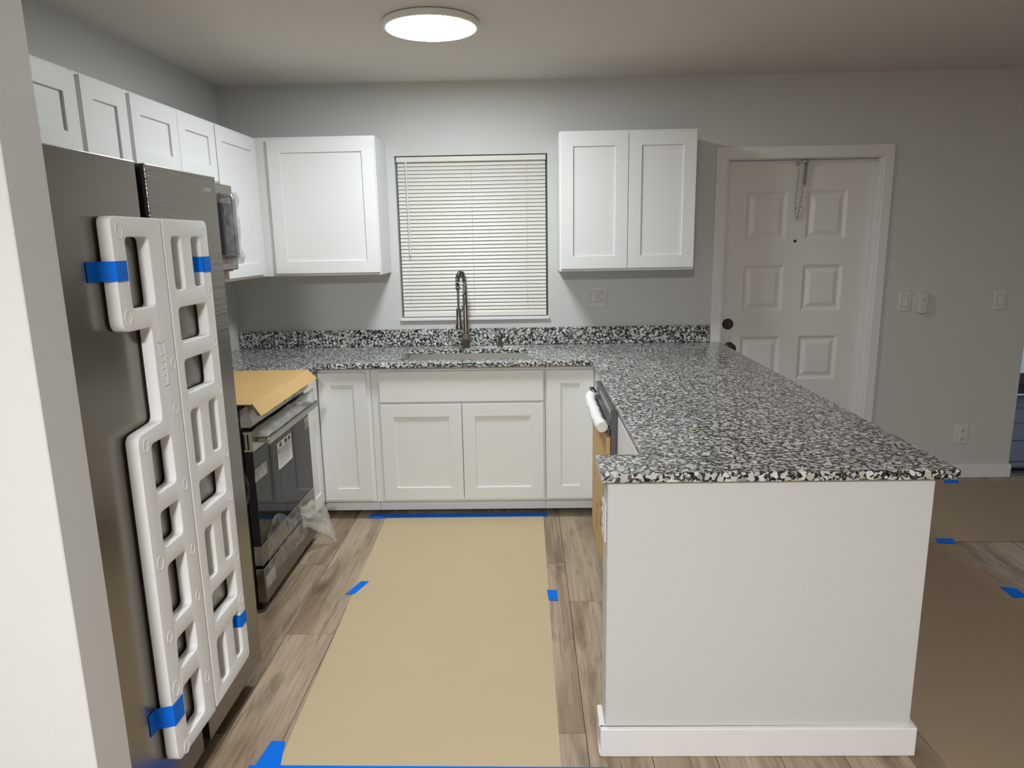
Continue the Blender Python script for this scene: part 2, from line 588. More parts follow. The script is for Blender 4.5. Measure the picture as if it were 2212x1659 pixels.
# back wall with window, entry door and glass door openings
WX0, WX1, WZ0, WZ1 = -0.417, 0.503, 1.086, 2.065
DX0, DX1, DZ = 1.575, 2.505, 2.012
GX0 = 3.465
bw = MB()
T = 0.14
for (a, b_, z0, z1) in [(-1.6, WX0, 0, CEIL), (WX0, WX1, 0, WZ0), (WX0, WX1, WZ1, CEIL), (WX1, DX0, 0, CEIL), (DX0, DX1, DZ, CEIL), (DX1, GX0, 0, CEIL), (GX0, 5.3, 2.1, CEIL), (5.3, 5.6, 0, CEIL)]:
    bw.box(a, b_, 0, T, z0, z1)
struct('wall_back', bw, M['wall'])
struct('wall_left', box(XL - 0.12, XL, -3.16, 0, 0, CEIL), M['wall'])
struct('wall_stub', box(-4.2, -0.536, -3.162, -3.05, 0, CEIL), M['wall'], bevel=0.002)
struct('wall_right', box(5.5, 5.6, -8.2, 0, 0, CEIL), M['wall'])
struct('wall_rear', box(-4.2, 5.5, -8.2, -8.1, 0, CEIL), M['wall'])
struct('wall_living', box(-4.2, -4.1, -8.1, -3.162, 0, CEIL), M['wall'])
# pony wall of the peninsula
PX0, PX1, PY0, PY1, PH = 0.589, 1.511, -2.504, -2.400, 0.886
struct('wall_peninsula', MB().box(PX0, PX1, PY0, PY1, 0, PH).box(1.40, PX1, PY1, -0.003, 0, PH), M['wall'], bevel=0.003)
bb = MB()
bt, bh = 0.016, 0.096
bb.box(PX0 - bt, PX1 + bt, PY0 - bt, PY0, 0, bh).box(PX0 - bt, PX0, PY0, PY1, 0, bh).box(PX1, PX1 + bt, PY0, -0.02, 0, bh)
struct('baseboard_peninsula', bb, M['trimwhite'], bevel=0.003)
struct('baseboard_back', box(2.56, GX0 + 0.012, -0.014, 0, 0, 0.085).box(GX0, GX0 + 0.012, 0, 0.05, 0, 0.085), M['trimwhite'], bevel=0.003)

# window
w = struct('window_1', MB().box(WX0, WX1, 0.105, 0.135, WZ0, WZ0 + 0.04).box(WX0, WX1, 0.105, 0.135, WZ1 - 0.04, WZ1)
           .box(WX0, WX0 + 0.04, 0.105, 0.135, WZ0 + 0.04, WZ1 - 0.04).box(WX1 - 0.04, WX1, 0.105, 0.135, WZ0 + 0.04, WZ1 - 0.04)
           .box(WX0 + 0.04, WX1 - 0.04, 0.108, 0.13, 1.56, 1.60), M['darkgrey'])
MB().box(WX0 + 0.035, WX1 - 0.035, 0.117, 0.121, WZ0 + 0.035, WZ1 - 0.035).build('pane', M['glass'], w)
MB().box(WX0 - 0.006, WX1 + 0.006, -0.024, 0.104, WZ0 - 0.014, WZ0 + 0.003).build('sill', M['trimwhite'], w, bevel=0.003)

# entry door casing
tr = struct('trim_1', MB().box(1.511, DX0, -0.014, 0, 0, 2.077).box(DX0 - 0.002, DX0 + 0.012, -0.004, 0.10, 0, DZ), M['trimwhite'], bevel=0.002)
MB().box(DX1, 2.560, -0.014, 0, 0, 2.077).box(DX1 - 0.016, DX1 + 0.002, -0.004, 0.10, 0, DZ).build('casing', M['trimwhite'], tr, bevel=0.002)
MB().box(DX0, DX1, -0.014, 0, DZ - 0.004, 2.077).box(DX0 + 0.012, DX1 - 0.016, -0.004, 0.10, DZ - 0.008, DZ).build('casing', M['trimwhite'], tr, bevel=0.002)

# entry door: eight raised panels
DY = 0.06
def dsc(x): return 0.363 + (x - 0.363) * 1.009
ex0, ex1, ez0, ez1 = DX0 + 0.013, DX1 - 0.017, 0.012, DZ - 0.011
cols = [(dsc(1.709), dsc(1.958)), (dsc(2.073), dsc(2.317))]
rows = [(0.205, 0.485), (0.650, 0.932), (1.090, 1.377), (1.530, 1.825)]
md = m_back(DY)
dm = MB()
us = [ex0, cols[0][0], cols[0][1], cols[1][0], cols[1][1], ex1]
vs_ = [ez0] + [z for r in rows for z in r] + [ez1]
for i in range(5):
    for j in range(len(vs_) - 1):
        if i in (1, 3) and j % 2 == 1:
            continue
        dm.add([md(us[i], vs_[j], 0), md(us[i + 1], vs_[j], 0), md(us[i + 1], vs_[j + 1], 0), md(us[i], vs_[j + 1], 0)], [(0, 1, 2, 3)])
dm.add([md(ex0, ez0, 0), md(ex1, ez0, 0), md(ex1, ez1, 0), md(ex0, ez1, 0), md(ex0, ez0, .04), md(ex1, ez0, .04), md(ex1, ez1, .04), md(ex0, ez1, .04)],
       [(4, 5, 6, 7), (0, 1, 5, 4), (1, 2, 6, 5), (2, 3, 7, 6), (3, 0, 4, 7)])
door = struct('door_1', dm, M['door'])
for (u0, u1) in cols:
    for (v0, v1) in rows:
        p = MB()
        loops = []
        for ins, d in [(0, 0), (0.020, 0.011), (0.026, 0.011), (0.052, 0.002)]:
            loops.append([md(u0 + ins, v0 + ins, d), md(u1 - ins, v0 + ins, d), md(u1 - ins, v1 - ins, d), md(u0 + ins, v1 - ins, d)])
        vv = [q for l in loops for q in l]
        ff = [(k * 4 + i, k * 4 + (i + 1) % 4, k * 4 + 4 + (i + 1) % 4, k * 4 + 4 + i) for k in range(3) for i in range(4)] + [(12, 13, 14, 15)]
        vv += [md(u0, v0, .03), md(u1, v0, .03), md(u1, v1, .03), md(u0, v1, .03)]
        ff += [(0, 1, 17, 16), (1, 2, 18, 17), (2, 3, 19, 18), (3, 0, 16, 19), (16, 17, 18, 19)]
        p.add(vv, ff).build('panel', M['door'], door)
db = MB().lathe((dsc(1.627), DY, 1.014), [(0.034, 0.0), (0.034, -0.008), (0.028, -0.015), (0.001, -0.016)], 'y', 28).build('deadbolt', M['bronze'], door, smooth=True)
MB().box(dsc(1.627) - 0.005, dsc(1.627) + 0.005, DY - 0.034, DY - 0.015, 1.000, 1.028).build('thumb_turn', M['brass'], db, bevel=0.002)
MB().lathe((dsc(1.640), DY, 0.865), [(0.034, 0), (0.034, -0.007), (0.016, -0.012), (0.013, -0.034), (0.026, -0.042), (0.031, -0.058), (0.024, -0.070), (0.001, -0.072)], 'y', 28).build('knob', M['bronze'], door, smooth=True)
MB().lathe((dsc(2.014), DY, 1.522), [(0.0085, 0.002), (0.0085, -0.004), (0.006, -0.005), (0.0005, -0.005)], 'y', 16).build('peephole', M['black'], door, smooth=True)

# sliding glass door at the right with the patio beyond
gd = struct('door_2', MB().box(GX0 + 0.002, 5.298, 0.085, 0.128, -0.005, 0.030), M['track'])
MB().box(GX0 + 0.013, 5.29, 0.06, 0.084, -0.002, 0.012).build('rail', M['alu'], gd)
MB().box(GX0 + 0.013, 5.29, 0.03, 0.045, -0.002, 0.006).build('rail', M['alu'], gd)
MB().box(GX0 + 0.002, 5.298, 0.100, 0.106, 0.030, 2.098).build('pane', M['glass'], gd)
pt = struct('patio_floor', MB().box(2.6, 8, 0.16, 2.6, -0.14, -0.06), M['patio'])
for i in range(9):
    MB().box(2.62 + 0.0, 7.9, 0.2 + i * 0.26, 0.2 + i * 0.26 + 0.25, -0.06, -0.05 + 0.003 * (i % 2)).build('paver', M['patio'], pt)
fn = thing('garden_fence', (5.4, 2.65, -0.06), 'dark fence beyond the patio seen at right edge through glass door', 'fence')
for i in range(24):
    MB().box(2.8 + i * 0.2, 2.8 + i * 0.2 + 0.192, 2.62, 2.645, -0.05, 0.16 + 0.0).build('board', M['fence'], fn)
MB().box(2.8, 7.6, 2.645, 2.69, -0.02, 0.05).build('rail', M['fence'], fn)

# ================================================================== LARGE THINGS
# ---- granite worktops
CZ0, CZ1 = 0.887, 0.914
CE = -0.657
mtop = lambda u, v, w: (u, v, (CZ0 + CZ1) / 2 + w)
ct = thing('granite_countertop', (0.3, -0.4, CZ0), 'speckled granite countertop running under the window and over the peninsula', 'countertop')
outer = rpoly([(XL + 0.002, -0.003), (1.508, -0.003, 0), (1.508, -0.018, 0), (1.563, -0.018, 0.004), (1.563, -2.530), (0.568, -2.530), (0.568, -2.348, 0.006), (0.714, -2.348, 0.008), (0.714, CE, 0.008),
               (-0.775, CE, 0.012), (-0.775, -0.866), (XL + 0.002, -0.866)], 0.006, 4)
sinkhole = rrect(-0.350, 0.370, -0.541, -0.184, 0.02, 4)
half = (CZ1 - CZ0) / 2
curve_plate('worktop', outer, [sinkhole], mtop, half - 0.003, 0.003, M['granite'], ct)
MB().box(XL + 0.002, 1.504, -0.023, -0.003, CZ1 + 0.0005, 1.020).build('backsplash', M['granite'], ct, bevel=0.003, seg=2)
c2 = MB().box(XL + 0.002, -0.835, -2.085, -1.648, CZ0, CZ1).build('granite_countertop', M['granite'], bevel=0.002)
tag(c2, 'short granite countertop piece between the refrigerator and the range', 'countertop')

# ---- base cabinets
BF = -0.607
def carcass(parent, x0, x1, y0, y1, z0=0.105, z1=0.886):
    MB().box(x0, x1, y0, y1, z0, z1).build('carcass', M['white'], parent, bevel=0.001)
zt, zb = 0.860, 0.121
# left corner
k = thing('base_cabinet', (-0.65, -0.3, 0), 'white shaker base cabinet in the corner beside the range, one narrow door', 'cabinet')
carcass(k, -1.45, -0.502, BF, -0.004)
shaker(k, m_back(-0.627), -0.790, -0.526, zb, zt, rail=0.070)
MB().box(-0.86, -0.502, -0.539, -0.525, 0.027, 0.104).build('toe_kick', M['white'], k)
# narrow cabinet on the left run
k = thing('base_cabinet', (-1.1, -0.74, 0), 'slim white base cabinet wedged between the range and the corner', 'cabinet')
carcass(k, -1.45, -0.815, -0.866, BF - 0.004)
shaker(k, m_left(-0.795), -0.862, -0.634, zb, zt, rail=0.060, railv=0.068)
MB().box(-0.885, -0.871, -0.866, -0.545, 0.027, 0.104).build('toe_kick', M['white'], k)
# behind the refrigerator
k = thing('base_cabinet', (-1.1, -1.87, 0), 'white base cabinet hidden between the refrigerator and the range', 'cabinet')
carcass(k, -1.45, -0.87, -2.085, -1.648)
shaker(k, m_left(-0.85), -2.08, -1.655, zb, zt)
MB().box(-0.94, -0.926, -2.085, -1.648, 0.027, 0.104).build('toe_kick', M['white'], k)
# sink base
k = thing('sink_base_cabinet', (0, -0.3, 0), 'white sink base cabinet with two shaker doors under the window', 'cabinet')
f = MB().box(-0.500, -0.455, BF, -0.57, 0.105, 0.886).box(0.425, 0.462, BF, -0.57, 0.105, 0.886).box(-0.455, 0.425, BF, -0.57, 0.845, 0.886).box(-0.455, 0.425, BF, -0.57, 0.105, 0.14).box(-0.455, 0.425, BF, -0.57, 0.66, 0.70)
f.build('face_frame', M['white'], k)
MB().box(-0.500, -0.484, -0.57, -0.004, 0.105, 0.886).box(0.446, 0.462, -0.57, -0.004, 0.105, 0.886).box(-0.484, 0.446, -0.57, -0.004, 0.105, 0.12).box(-0.484, 0.446, -0.02, -0.004, 0.12, 0.886).build('carcass', M['white'], k)
MB().box(-0.452, 0.452, -0.627, BF, 0.690, 0.862).build('false_drawer_front', M['white'], k, bevel=0.0015)
shaker(k, m_back(-0.627), -0.452, -0.0015, zb, 0.677, rail=0.072)
shaker(k, m_back(-0.627), 0.0015, 0.452, zb, 0.677, rail=0.072)
MB().box(-0.500, 0.462, -0.539, -0.525, 0.027, 0.104).build('toe_kick', M['white'], k)
# right corner
k = thing('base_cabinet', (0.9, -0.3, 0), 'white shaker base cabinet in the corner beside the dishwasher, one narrow door', 'cabinet')
MB().box(0.464, 1.395, BF, -0.004, 0.105, 0.886).box(0.735, 1.395, -1.043, BF, 0.105, 0.886).build('carcass', M['white'], k, bevel=0.001)
shaker(k, m_back(-0.627), 0.472, 0.728, zb, zt, rail=0.076)
MB().box(0.464, 0.80, -0.539, -0.525, 0.027, 0.104).box(0.800, 0.814, -1.043, -0.539, 0.027, 0.104).build('toe_kick', M['white'], k)
# end of peninsula
k = thing('base_cabinet', (1.05, -2.0, 0), 'plain white base cabinet under the worktop between dishwasher and peninsula end wall', 'cabinet')
carcass(k, 0.745, 1.395, -2.395, -1.668)
MB().box(0.725, 0.745, -2.39, -1.672, zb, zt).build('door', M['white'], k, bevel=0.0015)
MB().box(0.80, 0.814, -2.395, -1.668, 0.027, 0.104).build('toe_kick', M['white'], k)

# ---- wall cabinets
UZ0, UZ1 = 1.376, 2.143
ux, uf = -1.145, -1.125          # carcass and door planes of the left run
G = 'white wall cabinets'
k = thing('wall_cabinet', (-0.8, -0.15, UZ0), 'large single-door white wall cabinet left of the window', 'cabinet', G)
MB().box(ux + 0.001, -0.468, -0.312, -0.003, UZ0, UZ1).build('carcass', M['white'], k, bevel=0.0015)
shaker(k, m_back(-0.332), -1.070, -0.472, 1.391, 2.127, rail=0.070)
k = thing('wall_cabinet', (0.94, -0.15, UZ0), 'double-door white wall cabinet right of the window', 'cabinet', G)
MB().box(0.560, 1.323, -0.312, -0.003, UZ0, UZ1).build('carcass', M['white'], k, bevel=0.0015)
shaker(k, m_back(-0.332), 0.566, 0.942, 1.391, 2.130, rail=0.071)
shaker(k, m_back(-0.332), 0.945, 1.318, 1.391, 2.130, rail=0.071)
k = thing('wall_cabinet', (-1.3, -0.6, UZ0), 'tall white wall cabinet in the corner beside the microwave', 'cabinet', G)
MB().box(XL + 0.003, ux, -0.868, -0.004, UZ0, UZ1).build('carcass', M['white'], k, bevel=0.0015)
shaker(k, m_left(uf), -0.862, -0.352, 1.391, 2.130, rail=0.068)
k = thing('wall_cabinet', (-1.3, -1.25, 1.85), 'short two-door white wall cabinet above the microwave', 'cabinet', G)
MB().box(XL + 0.003, ux, -1.622, -0.870, 1.850, UZ1).build('carcass', M['white'], k, bevel=0.0015)
shaker(k, m_left(uf), -1.613, -1.2475, 1.862, 2.130, rail=0.068)
shaker(k, m_left(uf), -1.2445, -0.876, 1.862, 2.130, rail=0.068)
k = thing('wall_cabinet', (-1.3, -1.78, UZ0), 'narrow white wall cabinet between the microwave and the refrigerator', 'cabinet', G)
MB().box(XL + 0.003, ux, -1.935, -1.624, UZ0, UZ1).build('carcass', M['white'], k, bevel=0.0015)
shaker(k, m_left(uf), -1.920, -1.640, 1.391, 2.130, rail=0.066)
k = thing('wall_cabinet', (-1.3, -2.4, 1.85), 'short white wall cabinet above the refrigerator', 'cabinet', G)
MB().box(XL + 0.003, ux, -2.88, -1.937, 1.850, UZ1).build('carcass', M['white'], k, bevel=0.0015)
shaker(k, m_left(uf), -2.865, -2.413, 1.862, 2.130, rail=0.072)
shaker(k, m_left(uf), -2.398, -1.946, 1.862, 2.130, rail=0.072)

# ---- refrigerator
FX = -0.612
k = thing('refrigerator', (-1.0, -2.58, 0), 'tall dark stainless side-by-side refrigerator with foam packing taped on its doors', 'refrigerator')
MB().box(-1.44, -0.70, -3.02, -2.115, 0.02, 1.745).build('body', M['darkgrey'], k, bevel=0.004)
MB().box(-0.70, -0.648, -2.60, -2.535, 0.06, 1.768).build('handle_recess', M['black'], k)
MB().box(-0.684, FX - 0.002, -2.5485, -2.5455, 0.09, 1.766).build('glint_cover_strip', M['black'], k)  # black strip added over the door's side edge to darken its lamp glint
dl = MB().box(-0.685, FX, -3.03, -2.591, 0.085, 1.770).build('freezer_door', M['fridge'], k, bevel=0.0025, seg=2)
dr = MB().box(-0.685, FX, -2.545, -2.125, 0.085, 1.770).build('door', M['fridgefilm'], k, bevel=0.0025, seg=2)
MB().box(FX - 0.002, FX + 0.0015, -2.215, -2.165, 1.722, 1.733).build('badge', M['steel'], dr)
MB().box(-0.74, -0.665, -3.0, -2.13, 0.012, 0.08).build('kick_plate', M['black'], k)
for yy in (-2.95, -2.20):
    MB().lathe((-0.72, yy, 0), [(0.02, 0.0), (0.02, 0.02)], 'z', 12).build('foot', M['black'], k)
for yy in (-2.98, -2.16):
    MB().box(-0.76, -0.66, yy - 0.03, yy + 0.03, 1.7455, 1.772).build('hinge_cover', M['darkgrey'], k, bevel=0.003)

# ---- foam packing on the doors
FB, FF = -0.6075, -0.575         # back and front of the foam
mf = lambda u, v, w: ((FB + FF) / 2 + w, u, v)
fo = thing('foam_packing_sheet', (FB, -2.55, 0.2), 'white polystyrene packing lattice taped to the refrigerator doors', 'foam packing')
left_out = rpoly([(-2.797, 0.212, 0.03), (-2.570, 0.204, 0.006), (-2.570, 1.630, 0.006), (-2.797, 1.630, 0.02), (-2.797, 1.362, 0.03), (-2.672, 1.362, 0.014), (-2.672, 1.120, 0.02), (-2.797, 1.110, 0.025)], 0.02, 5)
right_out = rpoly([(-2.563, 0.208, 0.006), (-2.303, 0.216, 0.02), (-2.303, 1.630, 0.02), (-2.563, 1.630, 0.006)], 0.02, 5)
lh = [(-2.745, -2.637, 1.412, 1.583), (-2.742, -2.638, 0.944, 1.076), (-2.739, -2.634, 0.797, 0.894), (-2.736, -2.634, 0.586, 0.747), (-2.736, -2.630, 0.448, 0.536), (-2.736, -2.630, 0.247, 0.393)]
rh = [(-2.526, -2.466, 1.443, 1.585), (-2.413, -2.351, 1.445, 1.585), (-2.526, -2.351, 1.300, 1.396), (-2.526, -2.352, 1.158, 1.253), (-2.523, -2.464, 0.948, 1.109), (-2.410, -2.350, 0.953, 1.111),
      (-2.519, -2.350, 0.808, 0.900), (-2.520, -2.461, 0.596, 0.753), (-2.405, -2.347, 0.601, 0.758), (-2.518, -2.347, 0.457, 0.550), (-2.520, -2.457, 0.254, 0.402), (-2.403, -2.348, 0.262, 0.408)]
ft = (FF - FB) / 2
def holes(hs):
    return [rrect(a + .001, b - .001, c, d, min(0.016, (b - a) * .45), 4) for a, b, c, d in hs]
fl_ = curve_plate('foam_panel', left_out, holes(lh), mf, ft - 0.0025, 0.0025, M['foam'], fo)
fr_ = curve_plate('foam_panel', right_out, holes(rh), mf, ft - 0.0025, 0.0025, M['foam'], fo)
MB().box(FB, FF - 0.005, -2.5705, -2.5625, 0.22, 1.625).build('spine', M['foam'], fo)
marks = {fl_: [(-2.765, 1.597, .014), (-2.770, 1.395, .014), (-2.588, 1.255, .011), (-2.60, 1.135, .011), (-2.600, 0.921, .011), (-2.598, 0.731, .011), (-2.600, 0.591, .011), (-2.765, 0.770, .014), (-2.766, 0.563, .012), (-2.766, 0.414, .016), (-2.600, 0.334, .012), (-2.750, 0.226, .014), (-2.765, 1.08, .012)],
         fr_: [(-2.328, 1.60, .010), (-2.325, 1.42, .010), (-2.326, 1.275, .010), (-2.328, 1.13, .010), (-2.326, 0.93, .012), (-2.330, 0.585, .013), (-2.326, 0.435, .012), (-2.327, 0.785, .010)]}
for par, ms in marks.items():
    for (y, z, r) in ms:
        MB().tube([(FF, y + r * math.cos(a), z + r * 1.25 * math.sin(a)) for a in [2 * math.pi * i / 20 for i in range(20)]], 0.0012, 6, closed=True).build('mould_ring', M['foam'], par, smooth=True)
em = MB()
for (a, b_, c, d) in [(-2.650, -2.622, 1.318, 1.321), (-2.650, -2.622, 1.205, 1.208), (-2.624, -2.622, 1.205, 1.321), (-2.650, -2.648, 1.30, 1.321), (-2.645, -2.630, 1.285, 1.288), (-2.645, -2.630, 1.268, 1.271), (-2.645, -2.630, 1.25, 1.253), (-2.645, -2.630, 1.232, 1.235)]:
    em.box(FF - 0.001, FF + 0.001, a, b_, c, d)
em.build('embossed_frame', M['foam'], fl_)

# ---- range
k = thing('range', (-1.1, -1.26, 0), 'stainless slide-in electric range still in plastic film with black glass oven door', 'range')
RY0, RY1 = -1.640, -0.875
MB().box(-1.44, -0.815, RY0, RY1, 0.03, 0.90).build('body', M['black'], k, bevel=0.003)
MB().box(-1.44, -0.80, RY0, RY1, 0.9005, 0.921).build('cooktop', M['glassblack'], k, bevel=0.004)
cpn = MB().prism([(-0.815, 0.822), (-0.775, 0.822), (-0.765, 0.84), (-0.780, 0.917), (-0.815, 0.8995)], lambda u, v, d: (u, d, v), RY0 + 0.002, RY1 - 0.002).build('control_panel', M['steel'], k, bevel=0.002)
od = MB().box(-0.812, -0.772, RY0 + 0.004, RY1 - 0.004, 0.716, 0.806).build('oven_door', M['steel'], k, bevel=0.003)
MB().box(-0.812, -0.775, RY0 + 0.004, RY1 - 0.004, 0.300, 0.7155).build('glass', M['glassblack'], od, bevel=0.003)
MB().box(-0.812, -0.773, RY0 + 0.004, RY1 - 0.004, 0.210, 0.2995).build('lower_band', M['fridge'], od, bevel=0.003)
vt = MB()
for xx in (-0.806, -0.790):
    vt.box(xx - 0.0035, xx + 0.0035, RY0 + 0.0025, RY0 + 0.006, 0.728, 0.794)
vt.build('side_vents', M['black'], od)
# handle: a broad flat bar on two posts
hb = MB().box(-0.728, -0.710, RY0 + 0.03, RY1 - 0.03, 0.742, 0.772).build('handle', M['steel'], od, bevel=0.006, seg=2)
for yy in (RY0 + 0.06, RY1 - 0.06):
    MB().box(-0.773, -0.727, yy - 0.012, yy + 0.012, 0.748, 0.768).build('post', M['steel'], od, bevel=0.003)
MB().box(-0.812, -0.772, RY0 + 0.004, RY1 - 0.004, 0.040, 0.195).build('drawer', M['fridge'], k, bevel=0.003)
MB().box(-0.83, -0.80, RY0 + 0.02, RY1 - 0.02, 0.002, 0.034).build('kick', M['black'], k)
for i in range(5):
    yy = RY0 + 0.12 + i * 0.13
    MB().lathe((-0.770, yy, 0.866), [(0.020, 0.0), (0.018, 0.016), (0.001, 0.017)], 'x', 20).build('knob', M['darkgrey'], k, smooth=True)

# ---- microwave
k = thing('microwave', (-1.26, -1.25, 1.43), 'stainless over-the-range microwave with its handle bagged in plastic', 'microwave')
MB().box(-1.45, -1.095, -1.618, -0.872, 1.432, 1.846).build('body', M['darkgrey'], k, bevel=0.003)
MB().box(-1.095, -1.068, -1.618, -0.872, 1.440, 1.842).build('door', M['fridge'], k, bevel=0.004)
MB().box(-1.069, -1.066, -1.45, -0.905, 1.515, 1.755).build('glass', M['glassblack'], k)
MB().tube([(-1.069, -0.965, 1.50), (-1.035, -0.965, 1.50), (-1.03, -0.965, 1.52), (-1.03, -0.965, 1.77), (-1.035, -0.965, 1.79), (-1.069, -0.965, 1.79)], 0.011, 10).build('handle', M['steel'], k, smooth=True)
def mwbag(u, v):
    a = v * math.pi
    z = 1.47 + u * 0.335
    w_ = 0.030 + 0.012 * noise.noise((u * 6, v * 3, 1.3))
    return (-1.066 + math.sin(a) * (0.055 + 0.02 * noise.noise((u * 5, v * 2, 4))), -0.960 + math.cos(a) * (w_ + 0.012), z + 0.008 * noise.noise((v * 5, u * 4, 8)))
bag = MB().grid(mwbag, 26, 12).build('handle_bag', M['filmdense'], k, smooth=True)

# ---- dishwasher
k = thing('dishwasher', (1.0, -1.35, 0), 'dark grey dishwasher in the peninsula with foam-wrapped handle and cardboard front', 'dishwasher')
DY0, DY1 = -1.652, -1.052
MB().box(0.740, 1.32, DY0 + 0.004, DY1 - 0.004, 0.10, 0.875).build('body', M['black'], k)
dd = MB().box(0.700, 0.7385, DY0, DY1, 0.115, 0.8835).build('door', M['darkgrey'], k, bevel=0.002)
MB().box(0.697, 0.7005, DY0 + 0.002, DY1 - 0.002, 0.868, 0.883).build('control_strip', M['steel'], dd)
MB().box(0.694, 0.7005, DY0 + 0.01, DY1 - 0.01, 0.775, 0.80).build('pocket', M['black'], dd)
for yy in (DY0 + 0.06, DY1 - 0.06):
    MB().box(0.668, 0.701, yy - 0.010, yy + 0.010, 0.805, 0.825).build('handle_post', M['steel'], dd)
MB().tube([(0.668, DY0 + 0.03, 0.812), (0.666, -1.35, 0.816), (0.668, DY1 - 0.03, 0.820)], 0.010, 10).build('handle', M['steel'], dd, smooth=True)
pth = []
for i in range(15):
    t = i / 14
    pth.append((0.668 - 0.012 * math.sin(math.pi * t) - 0.004 * math.sin(9 * t), DY0 + 0.025 + t * 0.50, 0.805 + 0.022 * t + 0.006 * math.sin(7 * t)))
MB().tube(pth, [0.023 + 0.003 * math.sin(i * 2.1) for i in range(15)], 14).build('handle_wrap', M['wrap'], dd, smooth=True)
MB().tube([(0.672, -1.14, 0.85), (0.664, -1.12, 0.862), (0.680, -1.10, 0.858), (0.692, -1.115, 0.84)], 0.005, 8).build('wrap_tie', M['black'], dd, smooth=True)
cb = MB().box(0.683, 0.6995, DY0 + 0.012, DY1 - 0.002, 0.150, 0.765).build('front_cardboard', M['cardboardb'], k, bevel=0.001)
pr = MB()
for (a, b_, c, d) in [(-1.57, -1.53, 0.56, 0.565), (-1.56, -1.555, 0.46, 0.55), (-1.50, -1.42, 0.40, 0.406), (-1.45, -1.44, 0.30, 0.36), (-1.35, -1.28, 0.34, 0.346), (-1.30, -1.29, 0.22, 0.30), (-1.2, -1.15, 0.45, 0.456)]:
    pr.box(0.6822, 0.684, a, b_, c, d)
pr.build('print_mark', M['ink'], cb)['kind'] = 'stuff'
MB().box(0.740, 0.76, DY0 + 0.01, DY1 - 0.01, 0.004, 0.10).build('kick_plate', M['black'], k)

# ---- sink and taps
k = thing('sink', (0.01, -0.36, 0.70), 'undermount stainless steel sink basin below the window', 'sink')
SX0, SX1, SY0, SY1, SB = -0.356, 0.376, -0.547, -0.178, 0.69
bs = MB()
t_ = 0.004
bs.box(SX0 - t_, SX0, SY0 - t_, SY1 + t_, SB, 0.8865).box(SX1, SX1 + t_, SY0 - t_, SY1 + t_, SB, 0.8865).box(SX0, SX1, SY0 - t_, SY0, SB, 0.8865).box(SX0, SX1, SY1, SY1 + t_, SB, 0.8865).box(SX0 - t_, SX1 + t_, SY0 - t_, SY1 + t_, SB - t_, SB)
bs.build('basin', M['sink'], k)
MB().lathe((0.01, -0.3, SB), [(0.055, 0.0), (0.055, 0.003), (0.04, 0.004), (0.035, 0.001), (0.001, 0.001)], 'z', 28).build('drain', M['steel'], k, smooth=True)

FXc, FYc = -0.007, -0.112
k = thing('kitchen_faucet', (FXc, FYc, CZ1), 'brushed nickel spring-neck pull-down faucet behind the sink', 'faucet')
MB().lathe((FXc, FYc, CZ1), [(0.027, 0), (0.027, 0.006), (0.021, 0.010), (0.0205, 0.058), (0.001, 0.058)], 'z', 28).build('base', M['faucet'], k, smooth=True)
MB().lathe((FXc, FYc - 0.016, 0.985), [(0.024, 0.0), (0.024, -0.022), (0.018, -0.028), (0.001, -0.028)], 'y', 24).build('control_knob', M['faucet'], k, smooth=True)
MB().lathe((FXc, FYc, 0.972), [(0.020, 0), (0.019, 0.03), (0.0145, 0.045), (0.0145, 0.262), (0.012, 0.268), (0.001, 0.268)], 'z', 24).build('riser', M['faucet'], k, smooth=True)
hx, hy = -0.034, -0.262
def arch(t):      # 0 riser top .. 1 hose collar
    p0 = Vector((FXc, FYc, 1.235)); p3 = Vector((hx - 0.001, hy, 1.285))
    a0 = Vector((FXc, FYc, 1.30)); a3 = Vector((hx - 0.001, hy, 1.31))
    if t < 0.33:
        return p0.lerp(a0, t / 0.33)
    if t > 0.92:
        return a3.lerp(p3, (t - 0.92) / 0.08)
    s = (t - 0.33) / 0.59
    c = (a0 + a3) / 2
    ang = math.pi * s
    off = (a0 - a3) / 2
    return c + off * math.cos(ang) + Vector((0, 0, 0.066 * math.sin(ang)))
MB().tube([arch(i / 40) for i in range(41)], 0.0065, 10).build('inner_hose', M['black'], k, smooth=True)
coil = []
nturn, per = 26, 12
for i in range(nturn * per + 1):
    t = i / (nturn * per)
    p = arch(t); d = (arch(min(1, t + .005)) - arch(max(0, t - .005))).normalized()
    sd = Vector((0.98, 0.17, 0)).normalized(); sd = (sd - d * sd.dot(d)).normalized(); n2 = d.cross(sd)
    a = 2 * math.pi * nturn * t
    coil.append(p + (sd * math.cos(a) + n2 * math.sin(a)) * 0.0135)
MB().tube(coil, 0.0026, 6).build('spring_coil', M['faucet'], k, smooth=True)
MB().lathe((hx, hy, 1.278), [(0.0125, 0), (0.0125, 0.018), (0.001, 0.018)], 'z', 18).build('collar', M['faucet'], k, smooth=True)
MB().tube([(hx, hy, 1.165), (hx, hy, 1.28)], 0.007, 12).build('hose', M['darkgrey'], k, smooth=True)
MB().lathe((hx, hy, 1.045), [(0.021, 0), (0.021, 0.022), (0.015, 0.034), (0.0145, 0.122), (0.009, 0.126), (0.001, 0.126)], 'z', 22).build('spray_head', M['faucet'], k, smooth=True)
MB().tube([(FXc, FYc - 0.012, 1.215), (FXc - 0.004, FYc - 0.035, 1.19), (FXc - 0.012, FYc - 0.07, 1.15), (hx + 0.004, hy + 0.03, 1.14), (hx, hy + 0.013, 1.14)], 0.0055, 10).build('holder_arm', M['faucet'], k, smooth=True)

